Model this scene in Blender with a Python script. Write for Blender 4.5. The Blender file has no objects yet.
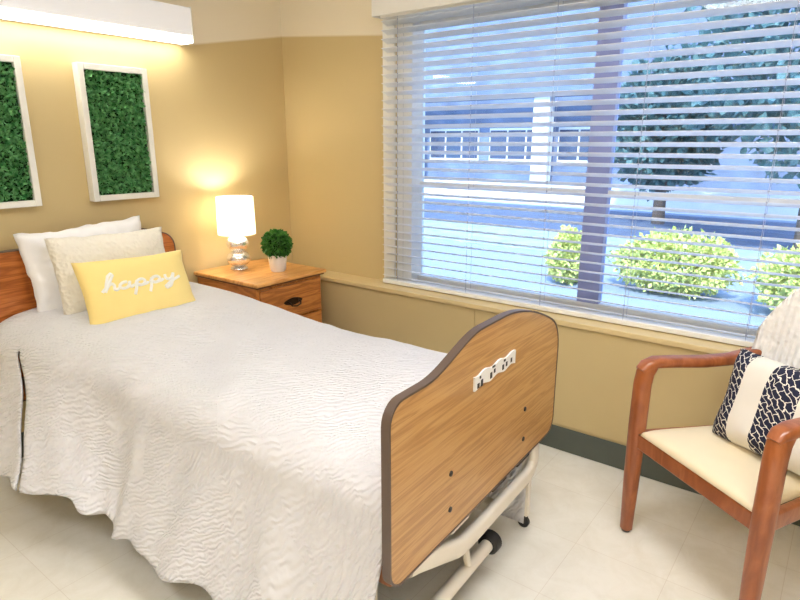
import bpy, bmesh, math, random
from mathutils import Vector, Matrix, noise
random.seed(7)
S = bpy.context.scene
COL = S.collection
PI = math.pi

# ------------------------------------------------------------------ materials
def nt(name):
    m = bpy.data.materials.new(name); m.use_nodes = True
    n = m.node_tree; b = n.nodes['Principled BSDF']
    return m, n, b
def setc(b, c): b.inputs['Base Color'].default_value = (c[0], c[1], c[2], 1)
def srgb(r, g, b):
    f = lambda v: (v/255/12.92) if v/255 <= .04045 else ((v/255+.055)/1.055)**2.4
    return (f(r), f(g), f(b))
def coords(n, scale=(1,1,1), rot=(0,0,0), kind='Object'):
    tc = n.nodes.new('ShaderNodeTexCoord'); mp = n.nodes.new('ShaderNodeMapping')
    mp.inputs['Scale'].default_value = scale; mp.inputs['Rotation'].default_value = rot
    n.links.new(tc.outputs[kind], mp.inputs['Vector']); return mp.outputs['Vector']
def ramp(n, fac, stops, interp='LINEAR'):
    r = n.nodes.new('ShaderNodeValToRGB'); r.color_ramp.interpolation = interp
    e = r.color_ramp.elements
    while len(e) < len(stops): e.new(.5)
    for i, (p, c) in enumerate(stops):
        e[i].position = p; e[i].color = (c[0], c[1], c[2], 1)
    n.links.new(fac, r.inputs['Fac']); return r.outputs['Color']
def bump(n, b, h, strength=.3, dist=.01):
    k = n.nodes.new('ShaderNodeBump'); k.inputs['Strength'].default_value = strength; k.inputs['Distance'].default_value = dist
    n.links.new(h, k.inputs['Height']); n.links.new(k.outputs['Normal'], b.inputs['Normal'])
def noise_tex(n, vec, scale, detail=4, rough=.5, dist=0):
    t = n.nodes.new('ShaderNodeTexNoise'); t.inputs['Scale'].default_value = scale
    t.inputs['Detail'].default_value = detail; t.inputs['Roughness'].default_value = rough
    t.inputs['Distortion'].default_value = dist
    n.links.new(vec, t.inputs['Vector']); return t.outputs['Fac']
def plain(name, c, rough=.5, metal=0, var=.06, scale=12, bmp=0, spec=.5, coat=0):
    m, n, b = nt(name); b.inputs['Roughness'].default_value = rough; b.inputs['Metallic'].default_value = metal
    b.inputs['Specular IOR Level'].default_value = spec; b.inputs['Coat Weight'].default_value = coat
    v = coords(n); f = noise_tex(n, v, scale)
    lo = tuple(x*(1-var) for x in c); hi = tuple(min(1, x*(1+var)) for x in c)
    n.links.new(ramp(n, f, [(.3, lo), (.7, hi)]), b.inputs['Base Color'])
    if bmp: bump(n, b, noise_tex(n, v, scale*8), bmp, .004)
    return m
def wood(name, dark, mid, light, scale=(1.2, 14, 14), rough=.35, coat=.25):
    m, n, b = nt(name); b.inputs['Roughness'].default_value = rough; b.inputs['Coat Weight'].default_value = coat
    v = coords(n, scale)
    w = n.nodes.new('ShaderNodeTexNoise'); w.inputs['Scale'].default_value = 2.2; w.inputs['Detail'].default_value = 6
    w.inputs['Distortion'].default_value = 1.1; n.links.new(v, w.inputs['Vector'])
    wv = n.nodes.new('ShaderNodeMath'); wv.operation = 'MULTIPLY'; wv.inputs[1].default_value = 7
    n.links.new(w.outputs['Fac'], wv.inputs[0])
    fr = n.nodes.new('ShaderNodeMath'); fr.operation = 'PINGPONG'; fr.inputs[1].default_value = 1
    n.links.new(wv.outputs[0], fr.inputs[0])
    v2 = coords(n, (scale[0]*3, scale[1]*7, scale[2]*7)); fine = noise_tex(n, v2, 3, 5, .7)
    mx = n.nodes.new('ShaderNodeMix'); mx.inputs['Factor'].default_value = .45
    n.links.new(fr.outputs[0], mx.inputs['A']); n.links.new(fine, mx.inputs['B'])
    n.links.new(ramp(n, mx.outputs['Result'], [(.15, dark), (.5, mid), (.85, light)]), b.inputs['Base Color'])
    bump(n, b, fine, .08, .002); return m
def emit(name, c, s, base=(.8, .8, .8)):
    m, n, b = nt(name); setc(b, base); b.inputs['Emission Color'].default_value = (*c, 1); b.inputs['Emission Strength'].default_value = s
    b.inputs['Roughness'].default_value = .5
    return m
M = {}
TAN = srgb(203, 182, 134)
CREAM = srgb(236, 226, 204)
M['wall'] = plain('tan_wall_paint', TAN, .6, var=.02, scale=3, bmp=.05, spec=.3)
M['white_paint'] = plain('ceiling_white', (.82, .80, .75), .8, var=.02)
def two_tone(name, head):
    # cream band above a sloping edge, tan below
    m, n, b = nt(name); b.inputs['Roughness'].default_value = .6; b.inputs['Specular IOR Level'].default_value = .3
    v = coords(n); sp = n.nodes.new('ShaderNodeSeparateXYZ'); n.links.new(v, sp.inputs[0])
    a = n.nodes.new('ShaderNodeMapRange'); a.clamp = True
    if head: n.links.new(sp.outputs['X'], a.inputs['Value']); vals = (1.93, 2.567, 1.856, 1.975)
    else: n.links.new(sp.outputs['Y'], a.inputs['Value']); vals = (2.05, 2.83, 1.908, 1.975)
    for k, q in zip(('From Min', 'From Max', 'To Min', 'To Max'), vals): a.inputs[k].default_value = q
    g = n.nodes.new('ShaderNodeMath'); g.operation = 'SUBTRACT'
    n.links.new(sp.outputs['Z'], g.inputs[0]); n.links.new(a.outputs['Result'], g.inputs[1])
    k = n.nodes.new('ShaderNodeMapRange'); k.inputs['From Min'].default_value = -.006; k.inputs['From Max'].default_value = .006
    n.links.new(g.outputs[0], k.inputs['Value'])
    n.links.new(ramp(n, k.outputs['Result'], [(0, TAN), (1, CREAM)]), b.inputs['Base Color'])
    bump(n, b, noise_tex(n, v, 60), .05, .003)
    return m
M['wall_head'] = two_tone('cream_over_tan_wall', True)
M['wall_win'] = two_tone('cream_over_tan_window_wall', False)
# floor tiles
m, n, b = nt('vinyl_floor_tile'); M['floor'] = m
b.inputs['Roughness'].default_value = .28; b.inputs['Specular IOR Level'].default_value = .45
v = coords(n)
br = n.nodes.new('ShaderNodeTexBrick'); br.offset = 0; br.inputs['Scale'].default_value = 1
br.inputs['Brick Width'].default_value = .305; br.inputs['Row Height'].default_value = .305
br.inputs['Mortar Size'].default_value = .0012; br.inputs['Mortar Smooth'].default_value = .3
br.inputs['Color1'].default_value = (.84, .82, .75, 1); br.inputs['Color2'].default_value = (.86, .84, .77, 1); br.inputs['Mortar'].default_value = (.74, .70, .62, 1)
n.links.new(v, br.inputs['Vector'])
f1 = noise_tex(n, v, 9, 8, .7, .6)
mm = n.nodes.new('ShaderNodeMix'); mm.data_type = 'RGBA'; mm.blend_type = 'MULTIPLY'; mm.inputs['Factor'].default_value = 1
n.links.new(br.outputs['Color'], mm.inputs['A'])
n.links.new(ramp(n, f1, [(.3, (.91, .90, .87)), (.6, (1, 1, 1))]), mm.inputs['B'])
n.links.new(mm.outputs['Result'], b.inputs['Base Color'])

M['base'] = plain('dark_vinyl_baseboard', srgb(84, 90, 82), .45)
M['oak'] = wood('oak_laminate', srgb(172, 126, 72), srgb(196, 149, 90), srgb(208, 164, 106), (1.0, 24, 24))
M['oak_head'] = wood('oak_headboard', srgb(140, 74, 26), srgb(175, 98, 40), srgb(196, 120, 56))
M['stand'] = wood('honey_oak_nightstand', srgb(158, 92, 36), srgb(196, 122, 55), srgb(214, 148, 76), (10, 1.5, 10))
M['stand_front'] = wood('honey_oak_drawer', srgb(150, 86, 36), srgb(186, 114, 52), srgb(204, 134, 66), (1.5, 10, 12))
M['stand_top'] = wood('honey_oak_top', srgb(196, 132, 62), srgb(220, 158, 84), srgb(232, 176, 104), (1.5, 10, 10))
M['cherry'] = wood('cherry_chair_wood', srgb(138, 76, 42), srgb(156, 88, 48), srgb(172, 102, 60), (6, 6, 1.5), .3, .35)
M['edge'] = plain('dark_edge_band', srgb(92, 76, 66), .4)
M['black'] = plain('black_rubber', (.018, .018, .02), .5)
M['darkmetal'] = plain('dark_steel', (.05, .045, .045), .45, .4)
M['bronze'] = plain('dark_bronze', (.06, .035, .02), .35, .8)
M['enamel'] = plain('beige_white_enamel', (.80, .75, .66), .35, var=.03)
M['white'] = plain('white_plastic', (.85, .85, .83), .4, var=.02)
M['ventral'] = plain('mattress_ticking', (.10, .10, .12), .8)
M['chrome'] = plain('mercury_glass', (.93, .92, .90), .22, .75, var=.08, scale=30)
M['pot'] = plain('white_ceramic', (.82, .78, .72), .4, var=.02)
M['frame_white'] = plain('whitewashed_frame', (.80, .79, .74), .5, var=.05)
def leafmat(name, a, bb, rough=.5):
    m, n, b = nt(name); b.inputs['Roughness'].default_value = rough; b.inputs['Specular IOR Level'].default_value = .25
    v = coords(n); f = noise_tex(n, v, 55, 3)
    n.links.new(ramp(n, f, [(.3, a), (.7, bb)]), b.inputs['Base Color']); return m
M['moss'] = leafmat('preserved_moss', srgb(40, 118, 58), srgb(140, 204, 140))
M['topiary'] = leafmat('boxwood_leaf', srgb(36, 88, 30), srgb(92, 150, 66))
M['hedge'] = leafmat('sunlit_shrub_leaf', srgb(150, 176, 84), srgb(244, 240, 160))
M['tree'] = leafmat('tree_leaf', srgb(62, 96, 100), srgb(104, 140, 140))
M['trunk'] = plain('bark', (.12, .09, .07), .9)
# fabrics
def cloth(name, c, kind, strength, var=.04):
    m, n, b = nt(name); b.inputs['Roughness'].default_value = .9; b.inputs['Specular IOR Level'].default_value = .15
    b.inputs['Sheen Weight'].default_value = .15
    v = coords(n)
    f = noise_tex(n, v, 6)
    n.links.new(ramp(n, f, [(.3, tuple(x*(1-var) for x in c)), (.7, c)]), b.inputs['Base Color'])
    if kind == 'matelasse':
        # stitched fern-like scribbles: bands that turn from patch to patch
        vo = n.nodes.new('ShaderNodeTexVoronoi'); vo.inputs['Scale'].default_value = 7; n.links.new(v, vo.inputs['Vector'])
        sc = n.nodes.new('ShaderNodeVectorMath'); sc.operation = 'SUBTRACT'
        n.links.new(v, sc.inputs[0]); n.links.new(vo.outputs['Position'], sc.inputs[1])
        add = n.nodes.new('ShaderNodeVectorMath'); add.operation = 'MULTIPLY'
        n.links.new(sc.outputs[0], add.inputs[0]); pass
        ad = n.nodes.new('ShaderNodeVectorMath'); ad.inputs[1].default_value = (.45, .35, .25)
        n.links.new(vo.outputs['Color'], ad.inputs[0])
        w = n.nodes.new('ShaderNodeTexWave'); w.wave_type = 'BANDS'; w.bands_direction = 'DIAGONAL'
        w.inputs['Scale'].default_value = 30; w.inputs['Distortion'].default_value = 7; w.inputs['Detail'].default_value = 1.5; w.inputs['Detail Scale'].default_value = 1.2
        n.links.new(ad.outputs[0], add.inputs[1]); n.links.new(add.outputs[0], w.inputs['Vector'])
        w2 = n.nodes.new('ShaderNodeTexNoise'); w2.inputs['Scale'].default_value = 22; w2.inputs['Detail'].default_value = 3; n.links.new(v, w2.inputs['Vector'])
        mx = n.nodes.new('ShaderNodeMix'); mx.inputs['Factor'].default_value = .4
        n.links.new(w.outputs['Fac'], mx.inputs['A']); n.links.new(w2.outputs['Fac'], mx.inputs['B'])
        bump(n, b, mx.outputs['Result'], strength, .012)
    elif kind == 'weave':
        w = n.nodes.new('ShaderNodeTexNoise'); w.inputs['Scale'].default_value = 220; n.links.new(v, w.inputs['Vector'])
        bump(n, b, w.outputs['Fac'], strength, .003)
    elif kind == 'tufts':
        w = n.nodes.new('ShaderNodeTexVoronoi'); w.inputs['Scale'].default_value = 60; n.links.new(v, w.inputs['Vector'])
        bump(n, b, w.outputs['Distance'], strength, .01)
    elif kind == 'ribs':
        w = n.nodes.new('ShaderNodeTexWave'); w.bands_direction = 'X'; w.inputs['Scale'].default_value = 16; w.inputs['Distortion'].default_value = 1
        n.links.new(v, w.inputs['Vector'])
        w2 = n.nodes.new('ShaderNodeTexVoronoi'); w2.inputs['Scale'].default_value = 70; n.links.new(v, w2.inputs['Vector'])
        mx = n.nodes.new('ShaderNodeMix'); mx.inputs['Factor'].default_value = .45
        n.links.new(w.outputs['Fac'], mx.inputs['A']); n.links.new(w2.outputs['Distance'], mx.inputs['B'])
        bump(n, b, mx.outputs['Result'], strength, .012)
    return m
M['coverlet'] = cloth('white_matelasse_cotton', (.745, .75, .79), 'matelasse', .6)
M['linen'] = cloth('white_linen', (.86, .86, .88), 'weave', .15)
M['tufted'] = cloth('cream_tufted_cotton', (.86, .83, .74), 'tufts', .6)
M['yellow'] = cloth('yellow_cotton', srgb(252, 228, 150), 'weave', .2)
M['letter'] = cloth('white_stitching', (.92, .91, .86), 'weave', .2)
M['vinyl'] = plain('cream_vinyl', srgb(242, 228, 196), .45, var=.02)
M['knit'] = cloth('white_knit', (.90, .89, .87), 'ribs', .8)
# navy banded cushion
m, n, b = nt('navy_banded_cotton'); M['navy'] = m
b.inputs['Roughness'].default_value = .9
v = coords(n); sp = n.nodes.new('ShaderNodeSeparateXYZ'); n.links.new(v, sp.inputs[0])
ad = n.nodes.new('ShaderNodeMath'); ad.inputs[1].default_value = .5; n.links.new(sp.outputs['X'], ad.inputs[0])
band = ramp(n, ad.outputs[0], [(0, (1,)*3), (.375, (0,)*3), (.46, (1,)*3), (.572, (0,)*3), (.66, (1,)*3)], 'CONSTANT')
bk = n.nodes.new('ShaderNodeTexBrick'); bk.offset = .5; bk.inputs['Scale'].default_value = 1
bk.inputs['Brick Width'].default_value = .034; bk.inputs['Row Height'].default_value = .017; bk.inputs['Mortar Size'].default_value = .0014
NV = srgb(26, 30, 58); CR = (.80, .77, .70)
bk.inputs['Color1'].default_value = (*NV, 1); bk.inputs['Color2'].default_value = (*NV, 1); bk.inputs['Mortar'].default_value = (*CR, 1)
vr = coords(n, (1, 1, 1), (0, 0, .75))
nz = n.nodes.new('ShaderNodeTexNoise'); nz.inputs['Scale'].default_value = 38; n.links.new(vr, nz.inputs['Vector'])
vs_ = n.nodes.new('ShaderNodeVectorMath'); vs_.operation = 'SCALE'; vs_.inputs['Scale'].default_value = .028; n.links.new(nz.outputs['Color'], vs_.inputs[0])
va_ = n.nodes.new('ShaderNodeVectorMath'); n.links.new(vr, va_.inputs[0]); n.links.new(vs_.outputs[0], va_.inputs[1]); n.links.new(va_.outputs[0], bk.inputs['Vector'])
mx = n.nodes.new('ShaderNodeMix'); mx.data_type = 'RGBA'
n.links.new(band, mx.inputs['Factor']); n.links.new(bk.outputs['Color'], mx.inputs['B']); mx.inputs['A'].default_value = (*CR, 1)
n.links.new(mx.outputs['Result'], b.inputs['Base Color'])
wv = n.nodes.new('ShaderNodeTexNoise'); wv.inputs['Scale'].default_value = 200; n.links.new(v, wv.inputs['Vector']); bump(n, b, wv.outputs['Fac'], .2, .003)
# slats: white, letting some daylight through
m, n, b = nt('white_blind_slat'); M['slat'] = m
setc(b, (.88, .91, .96)); b.inputs['Roughness'].default_value = .4
tl = n.nodes.new('ShaderNodeBsdfTranslucent'); tl.inputs['Color'].default_value = (.93, .95, .98, 1)
ms = n.nodes.new('ShaderNodeMixShader'); ms.inputs[0].default_value = .72
n.links.new(b.outputs[0], ms.inputs[1]); n.links.new(tl.outputs[0], ms.inputs[2]); n.links.new(ms.outputs[0], n.nodes['Material Output'].inputs[0])
# window glass
m, n, b = nt('window_glass'); M['glass'] = m
tr = n.nodes.new('ShaderNodeBsdfTransparent'); tr.inputs['Color'].default_value = (.90, .95, 1, 1)
gl = n.nodes.new('ShaderNodeBsdfGlossy'); gl.inputs['Roughness'].default_value = .02
fr = n.nodes.new('ShaderNodeFresnel'); fr.inputs['IOR'].default_value = 1.45
ms = n.nodes.new('ShaderNodeMixShader'); n.links.new(fr.outputs[0], ms.inputs[0]); n.links.new(tr.outputs[0], ms.inputs[1]); n.links.new(gl.outputs[0], ms.inputs[2])
n.links.new(ms.outputs[0], n.nodes['Material Output'].inputs[0])
# lamp shade: lit fabric
m, n, b = nt('lit_lampshade_fabric'); M['shade'] = m
setc(b, (.9, .88, .82)); b.inputs['Roughness'].default_value = .9
tl = n.nodes.new('ShaderNodeBsdfTranslucent'); tl.inputs['Color'].default_value = (.95, .90, .78, 1)
ms = n.nodes.new('ShaderNodeMixShader'); ms.inputs[0].default_value = .55
n.links.new(b.outputs[0], ms.inputs[1]); n.links.new(tl.outputs[0], ms.inputs[2]); n.links.new(ms.outputs[0], n.nodes['Material Output'].inputs[0])
M['bulb'] = emit('lamp_bulb', (1, .92, .80), 12)
M['diffuser'] = emit('lit_acrylic_diffuser', (1, .95, .84), 8.5)
M['acrylic'] = emit('glowing_acrylic_front', (.95, .95, 1), .16, (.8, .8, .82))
M['fill_panel'] = emit('fill_panel_diffuser', (1, .98, .97), 9)  # glow of the added fill panels, unseen above the camera
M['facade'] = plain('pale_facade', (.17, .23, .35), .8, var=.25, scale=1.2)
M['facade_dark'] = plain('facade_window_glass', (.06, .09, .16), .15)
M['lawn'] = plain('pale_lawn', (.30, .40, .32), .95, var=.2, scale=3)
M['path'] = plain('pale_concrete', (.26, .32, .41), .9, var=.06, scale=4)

# ------------------------------------------------------------------ mesh helpers
class MB:
    def __init__(s): s.bm = bmesh.new()
    def box(s, lo, hi, mat=None):
        r = bmesh.ops.create_cube(s.bm, size=1)
        lo = Vector(lo); hi = Vector(hi); c = (lo+hi)/2; d = hi-lo
        for v in r['verts']:
            v.co = Vector((v.co.x*d.x, v.co.y*d.y, v.co.z*d.z)) + c
            if mat: v.co = mat @ v.co
        return s
    def sweep(s, pts, prof, radii=None, up=Vector((0, 0, 1)), caps=True):
        """prof: closed 2-D outline (side, up); radii: scale per point"""
        pts = [Vector(p) for p in pts]; rings = []
        prev = None
        for i, p in enumerate(pts):
            t = (pts[min(i+1, len(pts)-1)] - pts[max(i-1, 0)]).normalized()
            if prev is None:
                u = Vector(up)
                if abs(t.dot(u)) > .9: u = Vector((1, 0, 0)) if abs(t.x) < .9 else Vector((0, 1, 0))
                sd = t.cross(u).normalized()
            else:
                sd = (prev - t*prev.dot(t)).normalized()
            prev = sd; u2 = sd.cross(t).normalized(); k = radii[i] if radii else 1
            rings.append([s.bm.verts.new(p + sd*a*k + u2*b*k) for a, b in prof])
        m = len(prof)
        for i in range(len(rings)-1):
            for j in range(m):
                s.bm.faces.new((rings[i][j], rings[i][(j+1) % m], rings[i+1][(j+1) % m], rings[i+1][j]))
        if caps:
            s.bm.faces.new(rings[0][::-1]); s.bm.faces.new(rings[-1])
        return s
    def tube(s, pts, r, n=12, radii=None, up=Vector((0, 0, 1))):
        return s.sweep(pts, [(r*math.cos(2*PI*k/n), r*math.sin(2*PI*k/n)) for k in range(n)], radii, up)
    def lathe(s, prof, c, n=32):
        rings = []
        for r, z in prof:
            if r < 1e-6: rings.append([s.bm.verts.new((c[0], c[1], c[2]+z))])
            else: rings.append([s.bm.verts.new((c[0]+r*math.cos(2*PI*k/n), c[1]+r*math.sin(2*PI*k/n), c[2]+z)) for k in range(n)])
        for a, b in zip(rings, rings[1:]):
            for k in range(n):
                k2 = (k+1) % n
                if len(a) == 1 and len(b) == 1: continue
                if len(a) == 1: s.bm.faces.new((a[0], b[k2], b[k]))
                elif len(b) == 1: s.bm.faces.new((a[k], a[k2], b[0]))
                else: s.bm.faces.new((a[k], a[k2], b[k2], b[k]))
        return s
    def prism(s, out, y0, y1):
        """outline in (x,z), extruded along y"""
        a = [s.bm.verts.new((x, y0, z)) for x, z in out]; b = [s.bm.verts.new((x, y1, z)) for x, z in out]
        s.bm.faces.new(a); s.bm.faces.new(b[::-1]); k = len(out)
        for i in range(k): s.bm.faces.new((a[i], b[i], b[(i+1) % k], a[(i+1) % k]))
        return s
    def band(s, out, grow, y0, y1, closed=True):
        """a strip that wraps the outline's edge"""
        k = len(out); cx = sum(p[0] for p in out)/k; cz = sum(p[1] for p in out)/k; R = []
        for i, (x, z) in enumerate(out):
            px, pz = out[i-1]; nx, nz = out[(i+1) % k]
            tx, tz = nx-px, nz-pz; L = math.hypot(tx, tz) or 1
            ox, oz = tz/L, -tx/L
            if ox*(x-cx)+oz*(z-cz) < 0: ox, oz = -ox, -oz
            R.append([s.bm.verts.new((x-ox*.001, y0, z-oz*.001)), s.bm.verts.new((x+ox*grow, y0, z+oz*grow)),
                      s.bm.verts.new((x+ox*grow, y1, z+oz*grow)), s.bm.verts.new((x-ox*.001, y1, z-oz*.001))])
        for i in range(k):
            for j in range(4): s.bm.faces.new((R[i][j], R[i][(j+1) % 4], R[(i+1) % k][(j+1) % 4], R[(i+1) % k][j]))
        return s
    def leaves(s, fn, count, size, seed=0):
        """fn(rnd) -> (point, outward normal); little folded leaves"""
        rnd = random.Random(seed)
        for _ in range(count):
            p, nn = fn(rnd); p = Vector(p); nn = Vector(nn).normalized()
            d = Vector((rnd.uniform(-1, 1), rnd.uniform(-1, 1), rnd.uniform(-1, 1)))
            d = (d + nn*.9).normalized(); sd = d.cross(Vector((rnd.uniform(-1, 1), rnd.uniform(-1, 1), rnd.uniform(-1, 1)))).normalized()
            L = size*rnd.uniform(.7, 1.3); w = L*.36
            a = s.bm.verts.new(p); b1 = s.bm.verts.new(p+d*L*.5+sd*w); c = s.bm.verts.new(p+d*L); b2 = s.bm.verts.new(p+d*L*.5-sd*w)
            s.bm.faces.new((a, b1, c)); s.bm.faces.new((a, c, b2))
        return s
    def build(s, name, mat, parent=None, smooth=35, bevel=0, loc=None, recalc=True):
        if recalc: bmesh.ops.recalc_face_normals(s.bm, faces=s.bm.faces)
        me = bpy.data.meshes.new(name); s.bm.to_mesh(me); s.bm.free()
        o = bpy.data.objects.new(name, me); COL.objects.link(o); me.materials.append(mat)
        if smooth:
            me.shade_smooth(); me.set_sharp_from_angle(angle=math.radians(smooth))
        if bevel:
            k = o.modifiers.new('bevel', 'BEVEL'); k.width = bevel; k.segments = 2; k.limit_method = 'ANGLE'; k.angle_limit = math.radians(40)
        if parent: o.parent = parent
        if loc: o.location = loc
        return o
def tag(o, label, cat, group=None, kind=None):
    o['label'] = label; o['category'] = cat
    if group: o['group'] = group
    if kind: o['kind'] = kind
    return o
def empty(name, loc, rz=0):
    o = bpy.data.objects.new(name, None); COL.objects.link(o); o.location = loc; o.rotation_euler = (0, 0, rz)
    o.empty_display_size = .1; return o
def struct(o): o['kind'] = 'structure'; return o
def copy_tree(o, parent=None):
    c = o.copy(); COL.objects.link(c)
    if parent: c.parent = parent
    for ch in list(o.children): copy_tree(ch, c)
    return c
def rrect(w, h, r, n=4):
    out = []
    for cx, cy, a0 in ((w/2-r, h/2-r, 0), (-w/2+r, h/2-r, PI/2), (-w/2+r, -h/2+r, PI), (w/2-r, -h/2+r, 1.5*PI)):
        for k in range(n+1):
            a = a0 + PI/2*k/n; out.append((cx+r*math.cos(a), cy+r*math.sin(a)))
    return out
def smoothstep(a, b, x):
    t = max(0, min(1, (x-a)/(b-a))); return t*t*(3-2*t)

# ------------------------------------------------------------------ room shell
XW, XL = 2.567, 2.436         # upper window wall, lower (thicker) window wall
YH = 2.83                     # head wall
X0, Y0, ZC = -1.7, -1.7, 2.5
struct(MB().box((X0-.15, Y0-.15, -.1), (XW+.15, YH+.15, 0)).build('floor', M['floor']))
struct(MB().box((X0-.15, Y0-.15, ZC), (XW+.15, YH+.15, ZC+.1)).build('ceiling', M['white_paint']))
struct(MB().box((X0-.15, YH, 0), (XW+.15, YH+.15, ZC)).build('wall_head', M['wall_head']))
struct(MB().box((X0-.15, Y0-.15, 0), (XW+.15, Y0, ZC)).build('wall_near', M['wall']))
struct(MB().box((X0-.15, Y0, 0), (X0, YH, ZC)).build('wall_left', M['wall']))
WY0, WY1, WZ0, WZ1 = -1.2, 1.985, .622, 1.985
w = MB()
w.box((XW, Y0, 0), (XW+.15, YH, WZ0-.002)); w.box((XW, Y0, WZ1), (XW+.15, YH, ZC))
w.box((XW, WY1, WZ0-.002), (XW+.15, YH, WZ1)); w.box((XW, Y0, WZ0-.002), (XW+.15, WY0, WZ1))
struct(w.build('wall_window', M['wall_win']))
# thicker lower wall with a panel joint, and its ledge
w = MB()
w.box((XL, 1.402, 0), (XW-.0005, YH-.0005, .596)); w.box((XL, Y0+.0005, 0), (XW-.0005, 1.398, .596)); w.box((XL+.006, 1.398, 0), (XW-.0005, 1.402, .596))
struct(w.build('wall_window_lower', M['wall']))
struct(MB().box((XL-.012, Y0+.0005, .597), (XW+.0, YH-.0005, .621)).build('trim_1', plain('tan_ledge_paint', srgb(218, 196, 146), .4, var=.02), bevel=.004))
w = MB(); w.sweep([(XL-.006, Y0+.02, .06), (XL-.006, YH-.02, .06)], [(-.005, -.059), (.012, -.059), (.012, -.052), (.001, -.035), (.0, .055), (-.005, .058)])
bb = w.build('baseboard_window', M['base']); struct(bb)
struct(MB().box((X0+.001, YH-.008, 0.0005), (XL-.02, YH-.0005, .118)).build('baseboard_head', M['base']))
struct(MB().box((X0+.0005, Y0+.01, 0.0005), (X0+.008, YH-.01, .118)).build('baseboard_left', M['base']))
# window: frame, mullions, panes
M['alu'] = plain('grey_blue_window_frame', srgb(150, 156, 200), .4, var=.03)
win = struct(empty('window_1', (XW+.10, .4, WZ0)))
def winbox(lo, hi): return MB().box((lo[0]-(XW+.10), lo[1]-.4, lo[2]-WZ0), (hi[0]-(XW+.10), hi[1]-.4, hi[2]-WZ0))
fx0, fx1 = XW+.07, XW+.12
f = MB()
for lo, hi in (((XW+.004, WY1-.1, WZ0), (fx1, WY1-.001, WZ1-.001)), ((fx0, WY0+.001, WZ0), (fx1, WY0+.06, WZ1-.001)), ((fx0, WY0+.06, WZ0), (fx1, WY1-.1, WZ0+.04)), ((fx0, WY0+.06, WZ1-.05), (fx1, WY1-.1, WZ1-.001))):
    f.box([a-b for a, b in zip(lo, (XW+.10, .4, WZ0))], [a-b for a, b in zip(hi, (XW+.10, .4, WZ0))])
f.build('window_frame', M['white'], win)
MB().box((-.10-.012, WY1-.4+.002, 0), (-.1005, WY1-.4+.078, WZ1-WZ0)).build('window_casing', M['white'], win)
for y in (.925, -.12): winbox((fx0, y-.05, WZ0+.04), (fx1, y+.05, WZ1-.05)).build('mullion', M['alu'], win)
spans = [(WY0+.06, -.17), (-.07, .875), (.975, WY1-.1)]
for a, b_ in spans:
    winbox((fx0+.005, a, 1.145), (fx1-.005, b_, 1.175)).build('transom_bar', M['white'], win)
    winbox((XW+.097, a, WZ0+.04), (XW+.101, b_, WZ1-.05)).build('glass_pane', M['glass'], win)

# ------------------------------------------------------------------ venetian blind
BX = XW-.036; BY0, BY1 = -1.26, 2.034
bl = tag(empty('venetian_blind', (BX, .4, .625)), 'wide white horizontal slat venetian blind covering the window above the tan ledge', 'window blind')
def B(x, y, z): return (x-BX, y-.4, z-.625)
s_ = MB(); ns = 32; zb, zt = .664, 1.955; tilt = math.radians(19)
for i in range(ns):
    zc = zb + (zt-zb)*i/(ns-1); K = 4; pr = []
    for k in range(K+1):
        q = -1+2*k/K; dx = q*.0245; arch = .0025*(1-q*q)
        pr.append((dx*math.cos(tilt), -dx*math.sin(tilt)+arch))
    prof = pr + [(a, b2-.0026) for a, b2 in pr[::-1]]
    va = [s_.bm.verts.new(B(BX+a, BY0, zc+b2)) for a, b2 in prof]; vb = [s_.bm.verts.new(B(BX+a, BY1, zc+b2)) for a, b2 in prof]
    m_ = len(prof); s_.bm.faces.new(va); s_.bm.faces.new(vb[::-1])
    for j in range(m_): s_.bm.faces.new((va[j], vb[j], vb[(j+1) % m_], va[(j+1) % m_]))
s_.build('slats', M['slat'], bl, smooth=30)
MB().box(B(BX-.026, BY0, .625), B(BX+.026, BY1, .648)).build('bottom_rail', M['white'], bl, bevel=.003)
MB().box(B(BX-.028, BY0, 1.975), B(BX+.028, BY1, 2.015)).build('head_rail', M['white'], bl)
M['cord'] = plain('grey_cord', (.45, .47, .58), .8)
for y in (1.93, 1.50, 1.10, .72, .26, -.2, -.66, -1.1):
    c = MB()
    for dx in (-.024, .024): c.tube([B(BX+dx*1.0, y, .648), B(BX+dx*1.0, y, 1.976)], .0009, 5)
    for i in range(ns):
        zc = zb + (zt-zb)*i/(ns-1); c.box(B(BX-.0245, y-.003, zc+.003), B(BX-.0238, y+.003, zc+.0095))
    c.build('ladder_cord', M['cord'], bl)
MB().box((-.055, BY0-.4-.01, 1.982-.625), (-.048, BY1-.4+.035, 2.075-.625)).box((-.048, BY1-.4+.028, 1.982-.625), (.035, BY1-.4+.035, 2.075-.625)).build('valance', M['white'], bl, bevel=.002)

# ------------------------------------------------------------------ over-bed light
ob = tag(empty('over_bed_light', (1.3, YH, 1.85)), 'long white glowing wall light mounted above the two green pictures', 'wall light')
lx0, lx1 = -.58, .585
MB().box((lx0, -.03, 0.002), (lx1, -.0005, .158)).build('back_plate', M['white'], ob)
prof = [(-.11, .03), (-.112, .155), (-.105, .16), (-.03, .16), (-.03, .15), (-.10, .15), (-.10, .03)]
w = MB(); a = [w.bm.verts.new((lx0, y, z)) for y, z in prof]; c = [w.bm.verts.new((lx1, y, z)) for y, z in prof]
w.bm.faces.new(a); w.bm.faces.new(c[::-1])
for i in range(len(prof)): w.bm.faces.new((a[i], c[i], c[(i+1) % len(prof)], a[(i+1) % len(prof)]))
w.build('front_cover', M['acrylic'], ob)
MB().box((lx0, -.113, 0), (lx1-.0, -.03, .03)).build('lower_diffuser', M['diffuser'], ob, bevel=.006)
for x in (lx0-.006, lx1): MB().box((x, -.114, -.002), (x+.006, -.0005, .163)).build('end_cap', M['white'], ob, bevel=.002)

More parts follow.
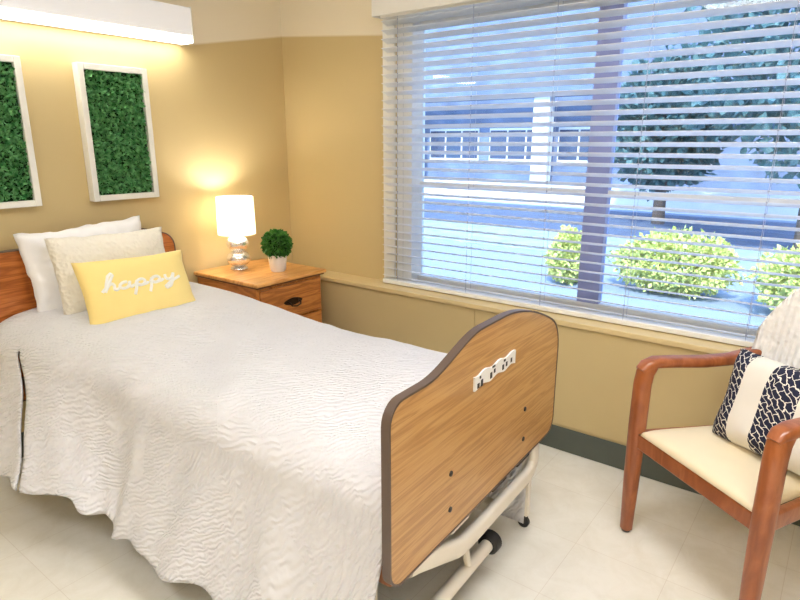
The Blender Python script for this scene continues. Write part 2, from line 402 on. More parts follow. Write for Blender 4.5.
# ------------------------------------------------------------------ green wall pictures
def moss_frame(x0, x1, label):
    z0, z1, d = 1.115, 1.715, .05; cx = (x0+x1)/2; W = x1-x0; H = z1-z0
    r = tag(empty('moss_picture', (cx, YH, z0)), label, 'wall art', 'moss wall pictures')
    t = .026; f = MB()
    f.box((-W/2, -d, 0), (-W/2+t, -.001, H)).box((W/2-t, -d, 0), (W/2, -.001, H)).box((-W/2+t, -d, 0), (W/2-t, -.001, t)).box((-W/2+t, -d, H-t), (W/2-t, -.001, H))
    f.build('frame', M['frame_white'], r, bevel=.002)
    MB().box((-W/2+t, -.028, t), (W/2-t, -.002, H-t)).build('backing_board', plain('dark_green_backing', srgb(14, 56, 22), .9), r)
    g = MB().leaves(lambda q: ((q.uniform(-W/2+t+.006, W/2-t-.006), -.03, q.uniform(t+.006, H-t-.006)), (0, -1, 0)), 3600, .021, int(x0*100))
    g.build('moss', M['moss'], r, smooth=0, recalc=False)
moss_frame(1.338, 1.662, 'white framed rectangle of green moss on the wall, nearer the lamp')
moss_frame(.79, 1.114, 'white framed rectangle of green moss cut by the left edge of the photo')

# ------------------------------------------------------------------ bed
BEDA = math.radians(2.4); BL = (1.41, .755, 0)
bed = tag(empty('hospital_bed', BL, BEDA), 'oak hospital bed with curved footboard and white tube foot rail', 'bed')
def crest(xc, hw, zlo, zsh, ztop, r=.05, rr=.05, drop=0):
    o = []
    for k in range(7):
        a = 1.5*PI - PI/2*k/6; o.append((xc-hw+r+r*math.cos(a), zlo+r+r*math.sin(a)))
    for k in range(7):
        a = PI - PI/2*k/6; o.append((xc-hw+r+r*math.cos(a), zsh-r+r*math.sin(a)))
    a0 = PI/2-(.42 if drop else 0)
    xs = hw-.14; n_ = 30
    for k in range(n_+1):
        q = -1+2*k/n_; e = abs(q)
        z = zsh + (ztop-zsh)*(1-smoothstep(.22, 1.0, e))
        if q > 0 and drop: z = ztop - (ztop-zsh+drop)*max(0, (q-.12)/.88)**1.8
        o.append((xc+q*(xs if q < 0 or not drop else hw-rr*(1-math.cos(a0))), z))
    for k in range(7):
        a = a0*(1-k/6); o.append((xc+hw-rr+rr*math.cos(a), zsh-drop-rr*math.sin(a0)+rr*math.sin(a)))
    for k in range(7):
        a = 0 - PI/2*k/6; o.append((xc+hw-r+r*math.cos(a), zlo+r+r*math.sin(a)))
    return o
fb_o = crest(.0, .503, .368, .836, .902, .05, .13, .034)
fb = MB().prism(fb_o, -.014, .006).build('footboard', M['oak'], bed)
MB().band(fb_o, .0045, -.0155, .0075).build('edge_band', M['edge'], fb)
for x in (-.236, .236):
    for z in (.548, .442):
        w = MB(); w.lathe([(0, 0), (.008, 0), (.0075, .003), (.004, .0045), (0, .0045)], (0, 0, 0), 14)
        for v_ in w.bm.verts: v_.co = Vector((x+v_.co.x, -.014-v_.co.z, z+v_.co.y))
        w.build('bolt', M['darkmetal'], fb)
# maker's badge: a white lozenge with unreadable dark marks
pl = []
for k in range(27):
    q = -1+2*k/26; pl.append((q*.128, .762+.019+.004*math.sin(q*9)))
for k in range(27):
    q = 1-2*k/26; pl.append((q*.128, .762-.019+.004*math.sin(q*9+1)))
bd = MB().prism(pl, -.0195, -.0142).build('badge', M['white'], bed)
for x, z, hx, hz in ((-.108, .750, .006, .007), (-.088, .752, .006, .010), (-.098, .771, .004, .004), (-.033, .755, .006, .009), (-.012, .762, .005, .006), (-.018, .777, .009, .0035), (.043, .755, .0055, .008), (.066, .758, .005, .007), (.052, .773, .006, .004), (.098, .760, .005, .007)):
    MB().box((x-hx, -.0205, z-hz), (x+hx, -.0192, z+hz)).build('badge_marking', M['black'], bd, bevel=.001)
hb_o = crest(-.052, .435, .30, .944, 1.0, .05, .08, .012)
hb = MB().prism(hb_o, 2.0, 2.028).build('headboard', M['oak_head'], bed)
MB().band(hb_o, .0045, 1.9985, 2.0295).build('edge_band', M['edge'], hb)
# frame
fr_ = MB()
fr_.box((-.42, .03, .33), (-.38, 1.98, .38)); fr_.box((.33, .03, .33), (.37, 1.98, .38)); fr_.box((-.42, .016, .33), (.40, .055, .366)); fr_.box((-.42, 1.95, .33), (.37, 1.995, .38))
fr_.build('deck_frame', M['darkmetal'], bed, bevel=.003)
MB().box((-.43, .03, .382), (.385, 1.99, .41)).build('sleep_deck', M['darkmetal'], bed)
# white bent foot rail under the footboard
pts = [(-.40, .004, .366), (-.36, .002, .354), (-.30, .0, .330), (-.22, 0, .296), (-.16, 0, .270), (-.10, 0, .262), (0, 0, .262), (.2, 0, .262), (.30, 0, .262), (.348, 0, .268), (.375, .002, .292), (.383, .006, .35)]
MB().sweep(pts, rrect(.03, .056, .012), up=Vector((0, 0, 1))).build('foot_rail', M['enamel'], bed)
MB().box((-.40, -.004, .338), (-.27, .012, .371)).build('rail_bracket', M['enamel'], bed, bevel=.004)
for x in (-.15, .10, .28): MB().box((x-.05, -.003, .335), (x+.05, .014, .366)).build('latch', M['black'] if x != -.15 else M['enamel'], bed, bevel=.003)
# low base: cross tube with rubber ends, long rails, casters
MB().tube([(-.40, .02, .125), (.075, .02, .125)], .021, 16).build('base_tube', M['enamel'], bed)
for x0, x1 in ((.07, .115), (-.43, -.395)):
    w = MB(); w.lathe([(0, 0), (.028, 0), (.035, .006), (.036, .02), (.036, x1-x0-.008), (.028, x1-x0), (0, x1-x0)], (0, 0, 0), 24)
    for v_ in w.bm.verts: v_.co = Vector((x0+v_.co.z, .02+v_.co.x, .125+v_.co.y))
    w.build('rubber_end', M['black'], bed)
MB().tube([(-.06, .018, .14), (-.11, .004, .235)], .012, 10).build('link_arm', M['enamel'], bed)
for x in (-.36, .28):
    MB().box((x-.02, .10, .10), (x+.02, 1.9, .14)).build('base_rail', M['enamel'], bed, bevel=.004)
for x in (-.36, .28):
    for y in (.45, 1.55): MB().tube([(x, y, .14), (x, y+.1, .335)], .02, 10).build('lift_leg', M['enamel'], bed)
for x in (-.36, .397):
    for y in (.03, 1.88):
        if x < 0 and y < 1: y = .16
        c = MB().box((x-.013, y-.017, .05), (x+.013, y+.017, .34)).build('corner_post', M['enamel'], bed, bevel=.004)
        w = MB(); w.lathe([(0, -.010), (.016, -.010), (.022, -.006), (.022, .006), (.016, .010), (0, .010)], (0, 0, 0), 20)
        for v_ in w.bm.verts: v_.co = Vector((x+v_.co.z, y+v_.co.x, 0.0222+v_.co.y))
        w.build('caster', M['black'], c)
        MB().box((x-.015, y-.010, .02), (x-.0115, y+.010, .052)).box((x+.0115, y-.010, .02), (x+.015, y+.010, .052)).box((x-.015, y-.010, .047), (x+.015, y+.010, .0525)).build('caster_fork', M['darkmetal'], c)
MB().box((-.462, .016, .335), (-.42, .075, .385)).build('corner_bumper', plain('brown_bumper', srgb(150, 96, 62), .6), bed, bevel=.008)
# mattress: one soft block, raised a little at the head
def topz(y): return .632 + .066*smoothstep(.75, 1.75, y)
w = MB(); NY = 24; rings = []
for i in range(NY+1):
    y = .035+1.94*i/NY; zt_ = topz(y)-.028
    rings.append([w.bm.verts.new((-.025+a, y, (zt_+.412)/2+b_)) for a, b_ in rrect(.80, zt_-.412, .05)])
for r1, r2 in zip(rings, rings[1:]):
    for j in range(len(r1)): w.bm.faces.new((r1[j], r1[(j+1) % len(r1)], r2[(j+1) % len(r1)], r2[j]))
w.bm.faces.new(rings[0]); w.bm.faces.new(rings[-1][::-1])
w.build('mattress', M['ventral'], bed)

# ------------------------------------------------------------------ coverlet
cov = MB()
NYC = 150; stations = [.024 + (1.985-.024)*i/NYC for i in range(NYC+1)]
slit_i = min(range(NYC), key=lambda i: abs(stations[i]-1.73))
def section(y):
    """left hem -> top -> right hem, as (x,z,weight of drape)"""
    zt_ = topz(y); P = []; sh_ = .085*smoothstep(1.2, 1.9, y)
    hem = .125 + .11*smoothstep(.7, 1.9, y) + .012*math.sin(y*9) + .010*math.sin(y*21+1)
    hang = smoothstep(.0, .5, y)
    nL = 34
    for k in range(nL):
        t = k/nL; z = hem + (zt_-.13-hem)*t
        fl = (.135*(1-t)**1.4)*(.55+.45*hang) + .05*smoothstep(1.5, 1.98, y)*(1-t)**.8
        wav = (1-t)*(.016*math.sin(y*8.5+.6) + .012*math.sin(y*19+2*t) + .006*math.sin(y*37))
        P.append((-.462-sh_-fl-wav, z))
    nC = 14
    for k in range(nC):
        a = PI/2*k/nC; P.append((-.462-sh_+(.15+sh_)*(1-math.cos(a)), zt_-.13+.13*math.sin(a)))
    nT = 60
    for k in range(nT+1):
        q = k/nT; x = -.312 + (.33+.312)*q
        P.append((x, zt_ + .018*math.sin(PI*q)))
    for k in range(1, 9):
        a = PI/2*k/8; P.append((.33+.075*math.sin(a), zt_-.075*(1-math.cos(a))))
    for k in range(1, 25):
        t = k/24; P.append((.405-.022*t+.004*math.sin(y*14)*t, zt_-.075-(zt_-.075-.022)*t))
    return P
rows = []
for i, y in enumerate(stations):
    row = []
    for j, (x, z) in enumerate(section(y)):
        nz = noise.noise(Vector((x*5, y*5, z*5)))*.006 + noise.noise(Vector((x*13, y*13, z*13)))*.003
        yy = y
        if j < 40:
            k = 1-j/40
            # the hanging edge leans towards the foot and gapes at the slit
            if i > slit_i: yy += .020*math.sin(min(1, k*1.15)*PI)*max(0, 1-(i-slit_i-1)/12) 
            yy -= .33*k*smoothstep(.9, 1.67, y)
            yy += .006*math.sin(k*14)*(1 if abs(i-slit_i) < 3 else 0)
            if y < .1: yy += (.1-y)*.3*k
        up_ = nz if j >= 34 else 0
        row.append(cov.bm.verts.new((x-(nz if j < 34 else 0), yy, z+up_)))
    rows.append(row)
for i in range(NYC):
    for j in range(len(rows[0])-1):
        if i == slit_i and j < 37: continue
        cov.bm.faces.new((rows[i][j], rows[i+1][j], rows[i+1][j+1], rows[i][j+1]))
c = cov.build('coverlet', M['coverlet'], None, smooth=180)
c.location = BL; c.rotation_euler = (0, 0, BEDA)
so = c.modifiers.new('cloth', 'SOLIDIFY'); so.thickness = .006; so.offset = -1
tag(c, 'white quilted coverlet spread over the hospital bed, near side hanging almost to the floor', 'bedspread')

# ------------------------------------------------------------------ cushions
def pillow_pt(u, v, w_, h_, t_, pinch=.10, side=1, pw=.55):
    x = w_/2*u*(1-pinch*(1-v*v)*u*u); y = h_/2*v*(1-pinch*(1-u*u)*v*v)
    z = side*t_/2*(max(0, (1-u**4)*(1-v**4)))**pw
    return x, y, z
def pillow(name, mat, w_, h_, t_, frame, pinch=.10, seed=0, wr=.004, piping=None, N=34):
    mb = MB(); G = {}
    for sd in (1, -1):
        for i in range(N+1):
            for j in range(N+1):
                u = -1+2*i/N; v_ = -1+2*j/N; edge = i in (0, N) or j in (0, N)
                if edge and sd == -1: G[sd, i, j] = G[1, i, j]; continue
                x, y, z = pillow_pt(u, v_, w_, h_, t_, pinch, sd)
                q = noise.noise(Vector((x*9+seed, y*9, z*9+sd)))*wr*2 + noise.noise(Vector((x*24+seed, y*24, sd)))*wr
                if not edge: z += q
                else: x += q*.6; y += q*.6
                G[sd, i, j] = mb.bm.verts.new((x, y, z))
        for i in range(N):
            for j in range(N):
                f = (G[sd, i, j], G[sd, i+1, j], G[sd, i+1, j+1], G[sd, i, j+1])
                mb.bm.faces.new(f if sd == 1 else f[::-1])
    o = mb.build(name, mat, None, smooth=180)
    o.matrix_world = frame
    return o
def frame_from(center, xax, up):
    X = Vector(xax).normalized(); U = Vector(up); U = (U-X*U.dot(X)).normalized(); Z = X.cross(U)
    m = Matrix((X, U, Z)).transposed().to_4x4(); m.translation = center; return m
zb_ = .72
tag(pillow('bed_pillow', M['linen'], .54, .37, .12, frame_from((1.235, 2.672, .845), (1, -.04, .05), (-.02, .22, 1)), .06, 1, .010), 'smooth white bed pillow standing against the headboard behind the cream pillow', 'pillow')
tag(pillow('bed_pillow', M['tufted'], .51, .335, .12, frame_from((1.272, 2.535, .838), (1, -.03, -.01), (-.04, .28, 1)), .05, 5, .005), 'tufted cream pillow between the white pillow and the yellow cushion', 'pillow')
yf = frame_from((1.266, 2.345, .785), (1, -.085, -.016), (-.0, .52, 1))
YW, YHh, YT = .465, .29, .12
yel = tag(pillow('throw_pillow', M['yellow'], YW, YHh, YT, yf, .05, 9, .004), 'yellow throw pillow lettered happy, leaning on the cream pillow', 'pillow')
# handwriting: h a p p y
def stroke(segs):
    return segs
def arcpts(cx, cy, rx, ry, a0, a1, n_=12): return [(cx+rx*math.cos(math.radians(a0+(a1-a0)*k/n_)), cy+ry*math.sin(math.radians(a0+(a1-a0)*k/n_))) for k in range(n_+1)]
H_ = [(-.1, .05), (.05, .3), (.2, .75), (.28, 1.1), (.22, 1.25), (.12, 1.1), (.06, .6), (.0, 0)] 
strokes = []
strokes.append(H_); strokes.append([(.0, 0), (.08, .3)] + arcpts(.22, .28, .12, .22, 150, 0) + [(.35, .05), (.42, 0), (.5, .1)])
def a_(x): return [arcpts(x+.18, .22, .17, .22, 60, 400, 20), [(x+.36, .42), (x+.35, .1), (x+.42, 0), (x+.52, .1)]]
def p_(x): return [[(x, .1), (x+.06, .42), (x+.02, -.2), (x-.03, -.6)], arcpts(x+.2, .22, .16, .22, 165, -150, 18) + [(x+.2, 0), (x+.42, .05), (x+.5, .12)]]
def y_(x): return [[(x, .42), (x+.02, .12), (x+.12, 0), (x+.25, .08), (x+.34, .42)], [(x+.34, .42), (x+.3, -.1), (x+.2, -.5), (x+.05, -.6), (x+.0, -.45), (x+.2, -.2), (x+.6, .1)]]
strokes += a_(.52); strokes += p_(1.1); strokes += p_(1.68); strokes += y_(2.25)
ink = MB()
for st in strokes:
    P3 = []
    for i in range(len(st)-1):
        for k in range(4):
            t = k/4; P3.append((st[i][0]+(st[i+1][0]-st[i][0])*t, st[i][1]+(st[i+1][1]-st[i][1])*t))
    P3.append(st[-1]); Q = []
    for px, py in P3:
        u = -.70 + (px+.12*py)*.49; v_ = -.06 + py*.40 + .04*px
        x, y, z = pillow_pt(u, v_, YW, YHh, YT, .05, 1)
        z += noise.noise(Vector((x*9+9, y*9, z*9+1)))*.008 + noise.noise(Vector((x*24+9, y*24, 1)))*.004
        Q.append((x, y, z+.0008))
    ink.tube(Q, .0062, 6, up=Vector((0, 0, 1)))
ink.build('lettering', M['letter'], yel)

# ------------------------------------------------------------------ nightstand
NX0, NX1, NY0_, NY1_ = 1.833, 2.322, 2.285, 2.812
ncx, ncy = (NX0+NX1)/2, (NY0_+NY1_)/2
nsd = tag(empty('nightstand', (ncx, ncy, 0)), 'honey oak nightstand with dark drawer pulls in the corner by the head of the bed', 'nightstand')
hw, hd = (NX1-NX0)/2, (NY1_-NY0_)/2
MB().box((-hw+.018, -hd+.03, .05), (hw-.018, hd-.004, .672)).build('body', M['stand'], nsd, bevel=.003)
MB().box((-hw+.03, -hd+.05, 0.0005), (hw-.03, hd-.02, .05)).build('plinth', M['stand'], nsd)
t_ = MB(); t_.box((-hw, -hd, .681), (hw, hd, .70)); t_.build('top', M['stand_top'], nsd, bevel=.005)
MB().box((-hw+.008, -hd+.012, .671), (hw-.008, hd-.002, .682)).build('top_moulding', wood('dark_moulding', srgb(96, 56, 24), srgb(120, 70, 30), srgb(140, 86, 40)), nsd, bevel=.003)
for k, (z0, z1) in enumerate(((.478, .655), (.285, .468), (.085, .275))):
    d = MB().box((-hw+.034, -hd+.014, z0), (hw-.034, -hd+.031, z1)).build('drawer', M['stand_front'], nsd, bevel=.005)
    zc = (z0+z1)/2 - .005; h_ = MB()
    h_.prism([(.052*math.cos(a)*(1+.25*math.cos(2*a)), zc+.004+.02*math.sin(a)) for a in [2*PI*q/20 for q in range(20)]], -hd+.0105, -hd+.0142)
    h_.tube([(-.036, -hd+.012, zc+.004), (-.036, -hd-.006, zc), (-.03, -hd-.012, zc-.012), (0, -hd-.014, zc-.018), (.03, -hd-.012, zc-.012), (.036, -hd-.006, zc), (.036, -hd+.012, zc+.004)], .0045, 8)
    h_.build('drawer_pull', M['bronze'], d)

# ------------------------------------------------------------------ lamp
LX, LY = 2.022, 2.66
lp = tag(empty('table_lamp', (LX, LY, .7005)), 'lit table lamp with white drum shade and silver double ball base on the nightstand', 'lamp')
MB().lathe([(0, 0), (.045, 0), (.047, .006), (.045, .012), (.03, .016), (0, .016)], (0, 0, 0), 36).build('foot', M['chrome'], lp)
MB().lathe([(.02, .014)] + [(max(.02, .064*math.sin(a)), .062-.048*math.cos(a)) for a in [.35+2.44*k/16 for k in range(17)]] + [(.02, .108)], (0, 0, 0), 36).build('lower_ball', M['chrome'], lp)
MB().lathe([(.018, .104)] + [(max(.018, .060*math.sin(a)), .145-.045*math.cos(a)) for a in [.35+2.44*k/16 for k in range(17)]] + [(.012, .19), (.012, .215), (0, .215)], (0, 0, 0), 36).build('upper_ball', M['chrome'], lp)
sh = MB().lathe([(.101, .196), (.097, .396), (.0945, .396), (.0985, .196), (.101, .196)], (0, 0, 0), 48).build('lamp_shade', M['shade'], lp)
MB().tube([(-.095, 0, .384), (.095, 0, .384)], .0015, 6).build('shade_ring', M['darkmetal'], sh)
MB().lathe([(0, .215), (.014, .217), (.016, .232), (.028, .26), (.03, .28), (.022, .30), (0, .308)], (0, 0, 0), 20).build('bulb', M['bulb'], lp)
li = bpy.data.lights.new('lamp_glow', 'POINT'); li.energy = 4.2; li.color = (1, .95, .88); li.shadow_soft_size = .03
lo = bpy.data.objects.new('lamp_glow', li); COL.objects.link(lo); lo.parent = lp; lo.location = (0, 0, .335)

# ------------------------------------------------------------------ topiary
pt = tag(empty('potted_topiary', (2.122, 2.455, .7005)), 'small round green topiary in a white pot on the front of the nightstand', 'plant')
MB().lathe([(0, 0), (.036, 0), (.042, .012), (.051, .082), (.0515, .092), (.047, .092), (.044, .08), (0, .078)], (0, 0, 0), 32).build('pot', M['pot'], pt)
w = MB(); bmesh.ops.create_icosphere(w.bm, subdivisions=3, radius=.066, matrix=Matrix.Translation((0, 0, .146)))
core = w.build('leaf_core', leafmat('dark_boxwood_core', srgb(18, 48, 14), srgb(30, 70, 22)), pt)
def ballfn(q):
    v_ = Vector((q.gauss(0, 1), q.gauss(0, 1), q.gauss(0, 1))).normalized(); return v_*.066 + Vector((0, 0, .146)), v_
MB().leaves(ballfn, 1500, .021, 3).build('leaves', M['topiary'], pt, smooth=0, recalc=False)

# ------------------------------------------------------------------ armchair
PF, PN = Vector((2.012, .492)), Vector((1.707, .069))
cc = (PF+PN)/2; ee = (PF-PN).normalized()            # local +x: towards the far side (the window wall corner)
rz = math.atan2(ee.y, ee.x)
# local y axis = ee rotated +90deg -> points to the front; chair depth runs along -y
ch = tag(empty('armchair', (cc.x, cc.y, 0), rz), 'cherry wood armchair with cream vinyl seat under the window', 'armchair')
FW, RW, D = (PF-PN).length/2, .19, .47
def legp(sx, pts): return [(sx*a, b_, z) for a, b_, z in pts]
sq = rrect(.052, .056, .02)
for sx in (1, -1):
    l = MB().sweep(legp(sx, [(FW, .0, .012), (FW, 0, .2), (FW, 0, .42), (FW, -.002, .58), (FW-.001, -.008, .622), (FW-.003, -.026, .648)]), sq, [.72, .9, 1, 1, 1, .9]).build('front_leg', M['cherry'], ch)
    MB().lathe([(0, 0), (.014, 0), (.016, .004), (.016, .014), (0, .014)], (sx*FW, 0, .0005), 16).build('foot_glide', M['black'], l)
    l = MB().sweep(legp(sx, [(RW+.005, -D+.02, .012), (RW, -D+.06, .2), (RW-.005, -D+.07, .42), (RW-.01, -D+.04, .62), (RW-.015, -D-.03, .86)]), rrect(.036, .042, .012), [.8, .95, 1, .95, .8]).build('rear_leg', M['cherry'], ch)
    MB().lathe([(0, 0), (.014, 0), (.016, .004), (.016, .014), (0, .014)], (sx*(RW+.005), -D+.02, .0005), 16).build('foot_glide', M['black'], l)
    MB().sweep(legp(sx, [(FW-.001, .012, .628), (FW-.002, -.006, .645), (FW-.003, -.04, .655), (FW-.012, -.12, .652), (FW-.03, -.22, .648), (FW-.05, -.31, .654), (RW+.005, -.39, .672), (RW-.01, -D+.02, .69)]), rrect(.056, .036, .015), [.75, .95, 1, 1, 1, 1, .95, .85]).build('armrest', M['cherry'], ch)
MB().box((-FW+.02, -.018, .346), (FW-.02, .012, .401)).build('front_rail', M['cherry'], ch, bevel=.006)
for sx in (1, -1): MB().sweep([(sx*(FW-.008), -.02, .376), (sx*(RW+.0), -D+.075, .376)], rrect(.026, .058, .008)).build('side_rail', M['cherry'], ch)
MB().box((-RW+.01, -D+.055, .35), (RW-.01, -D+.08, .388)).build('rear_rail', M['cherry'], ch, bevel=.005)
# seat: crowned trapezoid cushion
st = MB(); N = 22; G = {}
for sd in (1, -1):
    for i in range(N+1):
        for j in range(N+1):
            u = -1+2*i/N; v_ = j/N
            hwid = (FW-.012) + (RW-.005-(FW-.012))*v_
            cr = (max(0, (1-u**6)*(1-(2*v_-1)**6)))**.5
            edge = i in (0, N) or j in (0, N)
            y = .014 - v_*(D-.075)
            z = .404 + (.026*cr if sd == 1 else -.013*min(1, cr*2))
            if edge and sd == -1: G[sd, i, j] = G[1, i, j]; continue
            G[sd, i, j] = st.bm.verts.new((u*hwid*(1-.012*(1-cr)), y, z))
    for i in range(N):
        for j in range(N):
            f = (G[sd, i, j], G[sd, i+1, j], G[sd, i+1, j+1], G[sd, i, j+1]); st.bm.faces.new(f)
st.build('seat', M['vinyl'], ch, smooth=180)
# curved upholstered backrest
def backpt(u, z, off):
    # u in -1..1 across; barrel curve hugging the sitter
    x = u*.186; y = -D+.035 + .055*u*u - .10*(z-.46)/.5
    return x, y+off, z
def back_outline(u): return .955 - .20*abs(u)**3.0
def backmesh(name, mat, parent, zlo, grow, o1, o2, root=False):
    mb = MB(); N1, N2 = 30, 26; G = {}
    for sd in (0, 1):
        for i in range(N1+1):
            for j in range(N2+1):
                u = -1+2*i/N1; q = j/N2; zt2 = back_outline(u)+grow
                z = zlo + (zt2-zlo)*q; edge = i in (0, N1) or j in (0, N2)
                if edge and sd: G[sd, i, j] = G[0, i, j]; continue
                rnd_ = (max(0, (1-u**8)*(1-(2*q-1)**8)))**.5
                mid = (o1+o2)/2; off = mid + ((o2 if sd == 0 else o1)-mid)*rnd_
                x, y, z = backpt(u*(1+grow*2), z, off)
                G[sd, i, j] = mb.bm.verts.new((x, y + noise.noise(Vector((x*11, z*11, 3)))*(.004 if grow else 0), z))
        for i in range(N1):
            for j in range(N2): mb.bm.faces.new((G[sd, i, j], G[sd, i+1, j], G[sd, i+1, j+1], G[sd, i, j+1]))
    return mb
backmesh('backrest', M['vinyl'], ch, .47, 0, -.022, .022).build('backrest', M['vinyl'], ch, smooth=180)
# knitted throw folded over the backrest: a saddle with front, top and back
th = MB(); NU, NP = 40, 46; R = []
for i in range(NU+1):
    u = -1.0+2*i/NU; row = []; zt2 = back_outline(u)
    for j in range(NP+1):
        q = j/NP
        if q < .45: z = .55+(zt2-.55)*(q/.45); off = .034
        elif q < .55:
            a = PI*(q-.45)/.10; z = zt2+.016*math.sin(a); off = .034*math.cos(a)
        else: z = zt2-(zt2-.60)*((q-.55)/.45); off = -.034
        x, y, z_ = backpt(u*1.06, z, off)
        nn = noise.noise(Vector((x*10, z*10, off*40)))*.006
        row.append(th.bm.verts.new((x, y+nn, z_+abs(nn)*.3)))
    R.append(row)
for i in range(NU):
    for j in range(NP): th.bm.faces.new((R[i][j], R[i+1][j], R[i+1][j+1], R[i][j+1]))
t_o = th.build('throw_blanket', M['knit'], None, smooth=180)
t_o.location = (cc.x, cc.y, 0); t_o.rotation_euler = (0, 0, rz)
so = t_o.modifiers.new('thick', 'SOLIDIFY'); so.thickness = .009; so.offset = 0
tag(t_o, 'white ribbed knit throw draped over the back of the armchair', 'blanket')
# navy banded cushion leaning on the backrest
CM = Matrix.Translation((cc.x, cc.y, 0)) @ Matrix.Rotation(rz, 4, 'Z')
pm = CM @ frame_from((-.058, -.262, .575), (-1, -.02, .06), (-.08, -.32, 1))
tag(pillow('lumbar_cushion', M['navy'], .43, .31, .13, pm, .06, 15, .004), 'cream lumbar cushion with patterned navy bands leaning in the armchair', 'cushion')

# ------------------------------------------------------------------ ceiling fill panels, out of view, added to brighten the room
def fill_panel(x, y, label):
    r = tag(empty('ceiling_fill_panel', (x, y, ZC)), label, 'ceiling fill light', 'ceiling fill light panels')
    f = MB(); f.box((-.31, -.61, -.02), (-.29, .61, -.0005)).box((.29, -.61, -.02), (.31, .61, -.0005)).box((-.29, -.61, -.02), (.29, -.59, -.0005)).box((-.29, .59, -.02), (.29, .61, -.0005))
    f.build('frame', M['white'], r)
    MB().box((-.29, -.59, -.014), (.29, .59, -.004)).build('diffuser', M['fill_panel'], r)
fill_panel(-.5, .7, 'unseen white ceiling fill light panel nearer the left wall')
fill_panel(-.9, -1.0, 'unseen white ceiling fill light panel in the near left corner of the room')
fill_panel(1.25, .2, 'unseen white ceiling fill light panel nearer the window')

# ------------------------------------------------------------------ outside
GZ = -.35
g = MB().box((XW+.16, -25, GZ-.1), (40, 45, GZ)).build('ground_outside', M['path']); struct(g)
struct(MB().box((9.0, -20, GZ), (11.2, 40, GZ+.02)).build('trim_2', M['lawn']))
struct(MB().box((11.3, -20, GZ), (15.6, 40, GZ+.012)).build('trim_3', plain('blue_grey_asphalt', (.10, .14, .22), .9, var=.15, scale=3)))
def shrub(name, c, r, cnt, size, label, seed, mat, group, cat='shrub'):
    root = tag(empty(name, (c[0], c[1], GZ)), label, cat, group)
    stem = MB()
    for k in range(5):
        a = 2*PI*k/5; stem.tube([(0, 0, 0), (.3*r[0]*math.cos(a), .3*r[1]*math.sin(a), r[2]*.8), (.5*r[0]*math.cos(a), .5*r[1]*math.sin(a), r[2]*1.3)], .015, 6)
    stem.build('stem', M['trunk'], root)
    def fn(q):
        v_ = Vector((q.gauss(0, 1), q.gauss(0, 1), q.gauss(0, 1))).normalized()
        k = q.uniform(.55, 1)*(1+.22*noise.noise(v_*2.5+Vector((seed, 0, 0))))
        return Vector((v_.x*r[0]*k, v_.y*r[1]*k, r[2]+v_.z*r[2]*k)), v_
    MB().leaves(fn, cnt, size, seed).build('foliage', mat, root, smooth=0, recalc=False)
for c_, r_, k_, sd, lb in (((7.15, 2.78), (.30, .24, .33), 3500, 2, 'small pointed yellow-green shrub outside, left of the wide window mullion'),
                       ((7.35, 1.58), (.42, .68, .36), 5500, 5, 'sunlit yellow-green shrub outside, just right of the wide window mullion'),
                       ((7.1, .18), (.42, .56, .36), 5500, 8, 'sunlit yellow-green shrub outside, farther right, above the armchair')):
    shrub('garden_shrub', c_, r_, k_, .06, lb, sd, M['hedge'], 'sunlit shrubs')
# facade across the lawn
FX = 17.4
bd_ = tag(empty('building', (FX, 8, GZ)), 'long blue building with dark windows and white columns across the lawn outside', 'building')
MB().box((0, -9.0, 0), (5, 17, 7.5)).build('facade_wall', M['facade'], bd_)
MB().box((-.6, -9.4, 7.5), (5.4, 17.4, 7.9)).build('roof_edge', M['white'], bd_)
for k in range(9):
    y = -3.9+k*2.3; fr2 = MB().box((-.06, y-.95, 1.15), (-.001, y+.95, 2.15)).build('window_trim', M['white'], bd_)
    for q in (-.92, -.29, .34): MB().box((-.075, y+q, 1.22), (-.062, y+q+.57, 2.08)).build('pane', M['facade_dark'], fr2)
for y in (-.45, 4.15, 8.75): MB().box((-.9, y-.24, 0), (-.55, y+.24, 3.0)).build('porch_column', M['white'], bd_)
MB().box((-1.0, -9, 2.98), (-.3, 17, 3.12)).build('porch_beam', M['facade'], bd_)
MB().box((-1.3, -9, 0), (-1.1, 17, .55)).build('low_wall', M['white'], bd_)
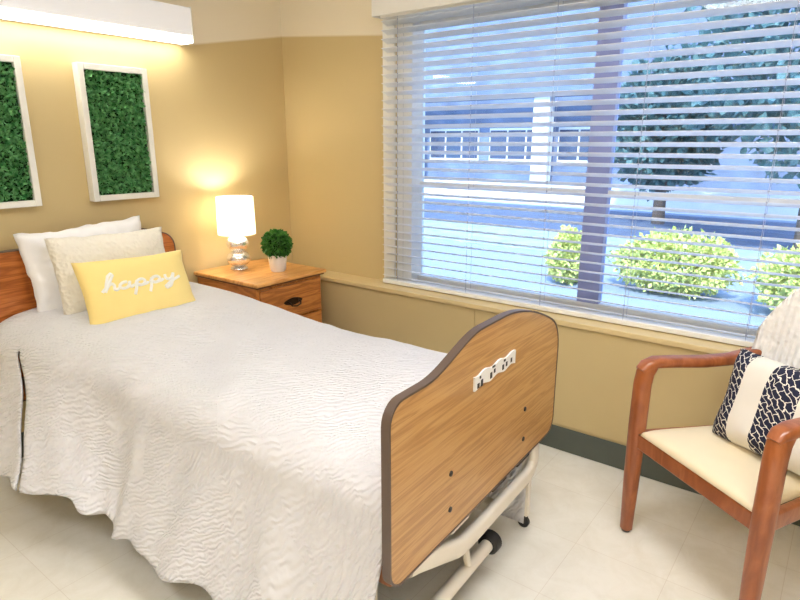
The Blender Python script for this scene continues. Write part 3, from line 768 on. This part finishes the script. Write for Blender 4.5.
def tree(x, y, h, r, seed, label):
    root = tag(empty('garden_tree', (x, y, GZ)), label, 'tree', 'trees outside')
    MB().tube([(0, 0, 0), (.05, .03, h*.3), (0, .08, h*.75)], .14, 8, radii=[1, .8, .4]).build('trunk', M['trunk'], root)
    def fn(q):
        v_ = Vector((q.gauss(0, 1), q.gauss(0, 1), q.gauss(0, 1))).normalized()
        k = q.uniform(.5, 1)*(1+.3*noise.noise(v_*2+Vector((seed, 0, 0))))
        return Vector((v_.x*r*k, v_.y*r*k, h*.62+v_.z*h*.4*k)), v_
    MB().leaves(fn, 7000, .17, seed).build('crown', M['tree'], root, smooth=0, recalc=False)
tree(11.5, .6, 5.2, 2.1, 11, 'tall dark green tree outside, nearest the right edge behind the blind')
tree(13.7, 3.4, 3.4, 1.1, 12, 'smaller dark green tree outside, just right of the wide window mullion')

# ------------------------------------------------------------------ light, sky, camera
wd = bpy.data.worlds.new('sky'); S.world = wd; wd.use_nodes = True
n = wd.node_tree; bg = n.nodes['Background']
tc = n.nodes.new('ShaderNodeTexCoord'); sp = n.nodes.new('ShaderNodeSeparateXYZ'); n.links.new(tc.outputs['Generated'], sp.inputs[0])
mr = n.nodes.new('ShaderNodeMapRange'); mr.inputs['From Min'].default_value = -.05; mr.inputs['From Max'].default_value = .7
n.links.new(sp.outputs['Z'], mr.inputs['Value'])
n.links.new(ramp(n, mr.outputs['Result'], [(0, (.56, .73, 1.0)), (1, (.45, .63, 1.0))]), bg.inputs['Color'])
bg.inputs['Strength'].default_value = 2.5
sl = bpy.data.lights.new('sun', 'SUN'); sl.energy = 4.5; sl.angle = math.radians(3); sl.color = (1, .95, .85)
so_ = bpy.data.objects.new('sun', sl); COL.objects.link(so_)
so_.rotation_euler = Vector((.75, .25, -.8)).to_track_quat('-Z', 'Y').to_euler()

f_ = 595.0; tilt_ = math.atan(158/595); yaw = math.atan(470/math.hypot(f_, 158))
cam = bpy.data.cameras.new('camera'); co = bpy.data.objects.new('camera', cam); COL.objects.link(co)
cam.sensor_width = 36; cam.lens = f_/800*36; cam.clip_start = .02
fw = Vector((math.cos(yaw)*math.cos(tilt_), math.sin(yaw)*math.cos(tilt_), -math.sin(tilt_)))
co.location = (0, 0, 1.38); co.rotation_euler = fw.to_track_quat('-Z', 'Y').to_euler()
S.camera = co
vs = S.view_settings; vs.view_transform = 'Standard'; vs.look = 'None'; vs.gamma = 1; vs.exposure = .65; vs.use_curve_mapping = False
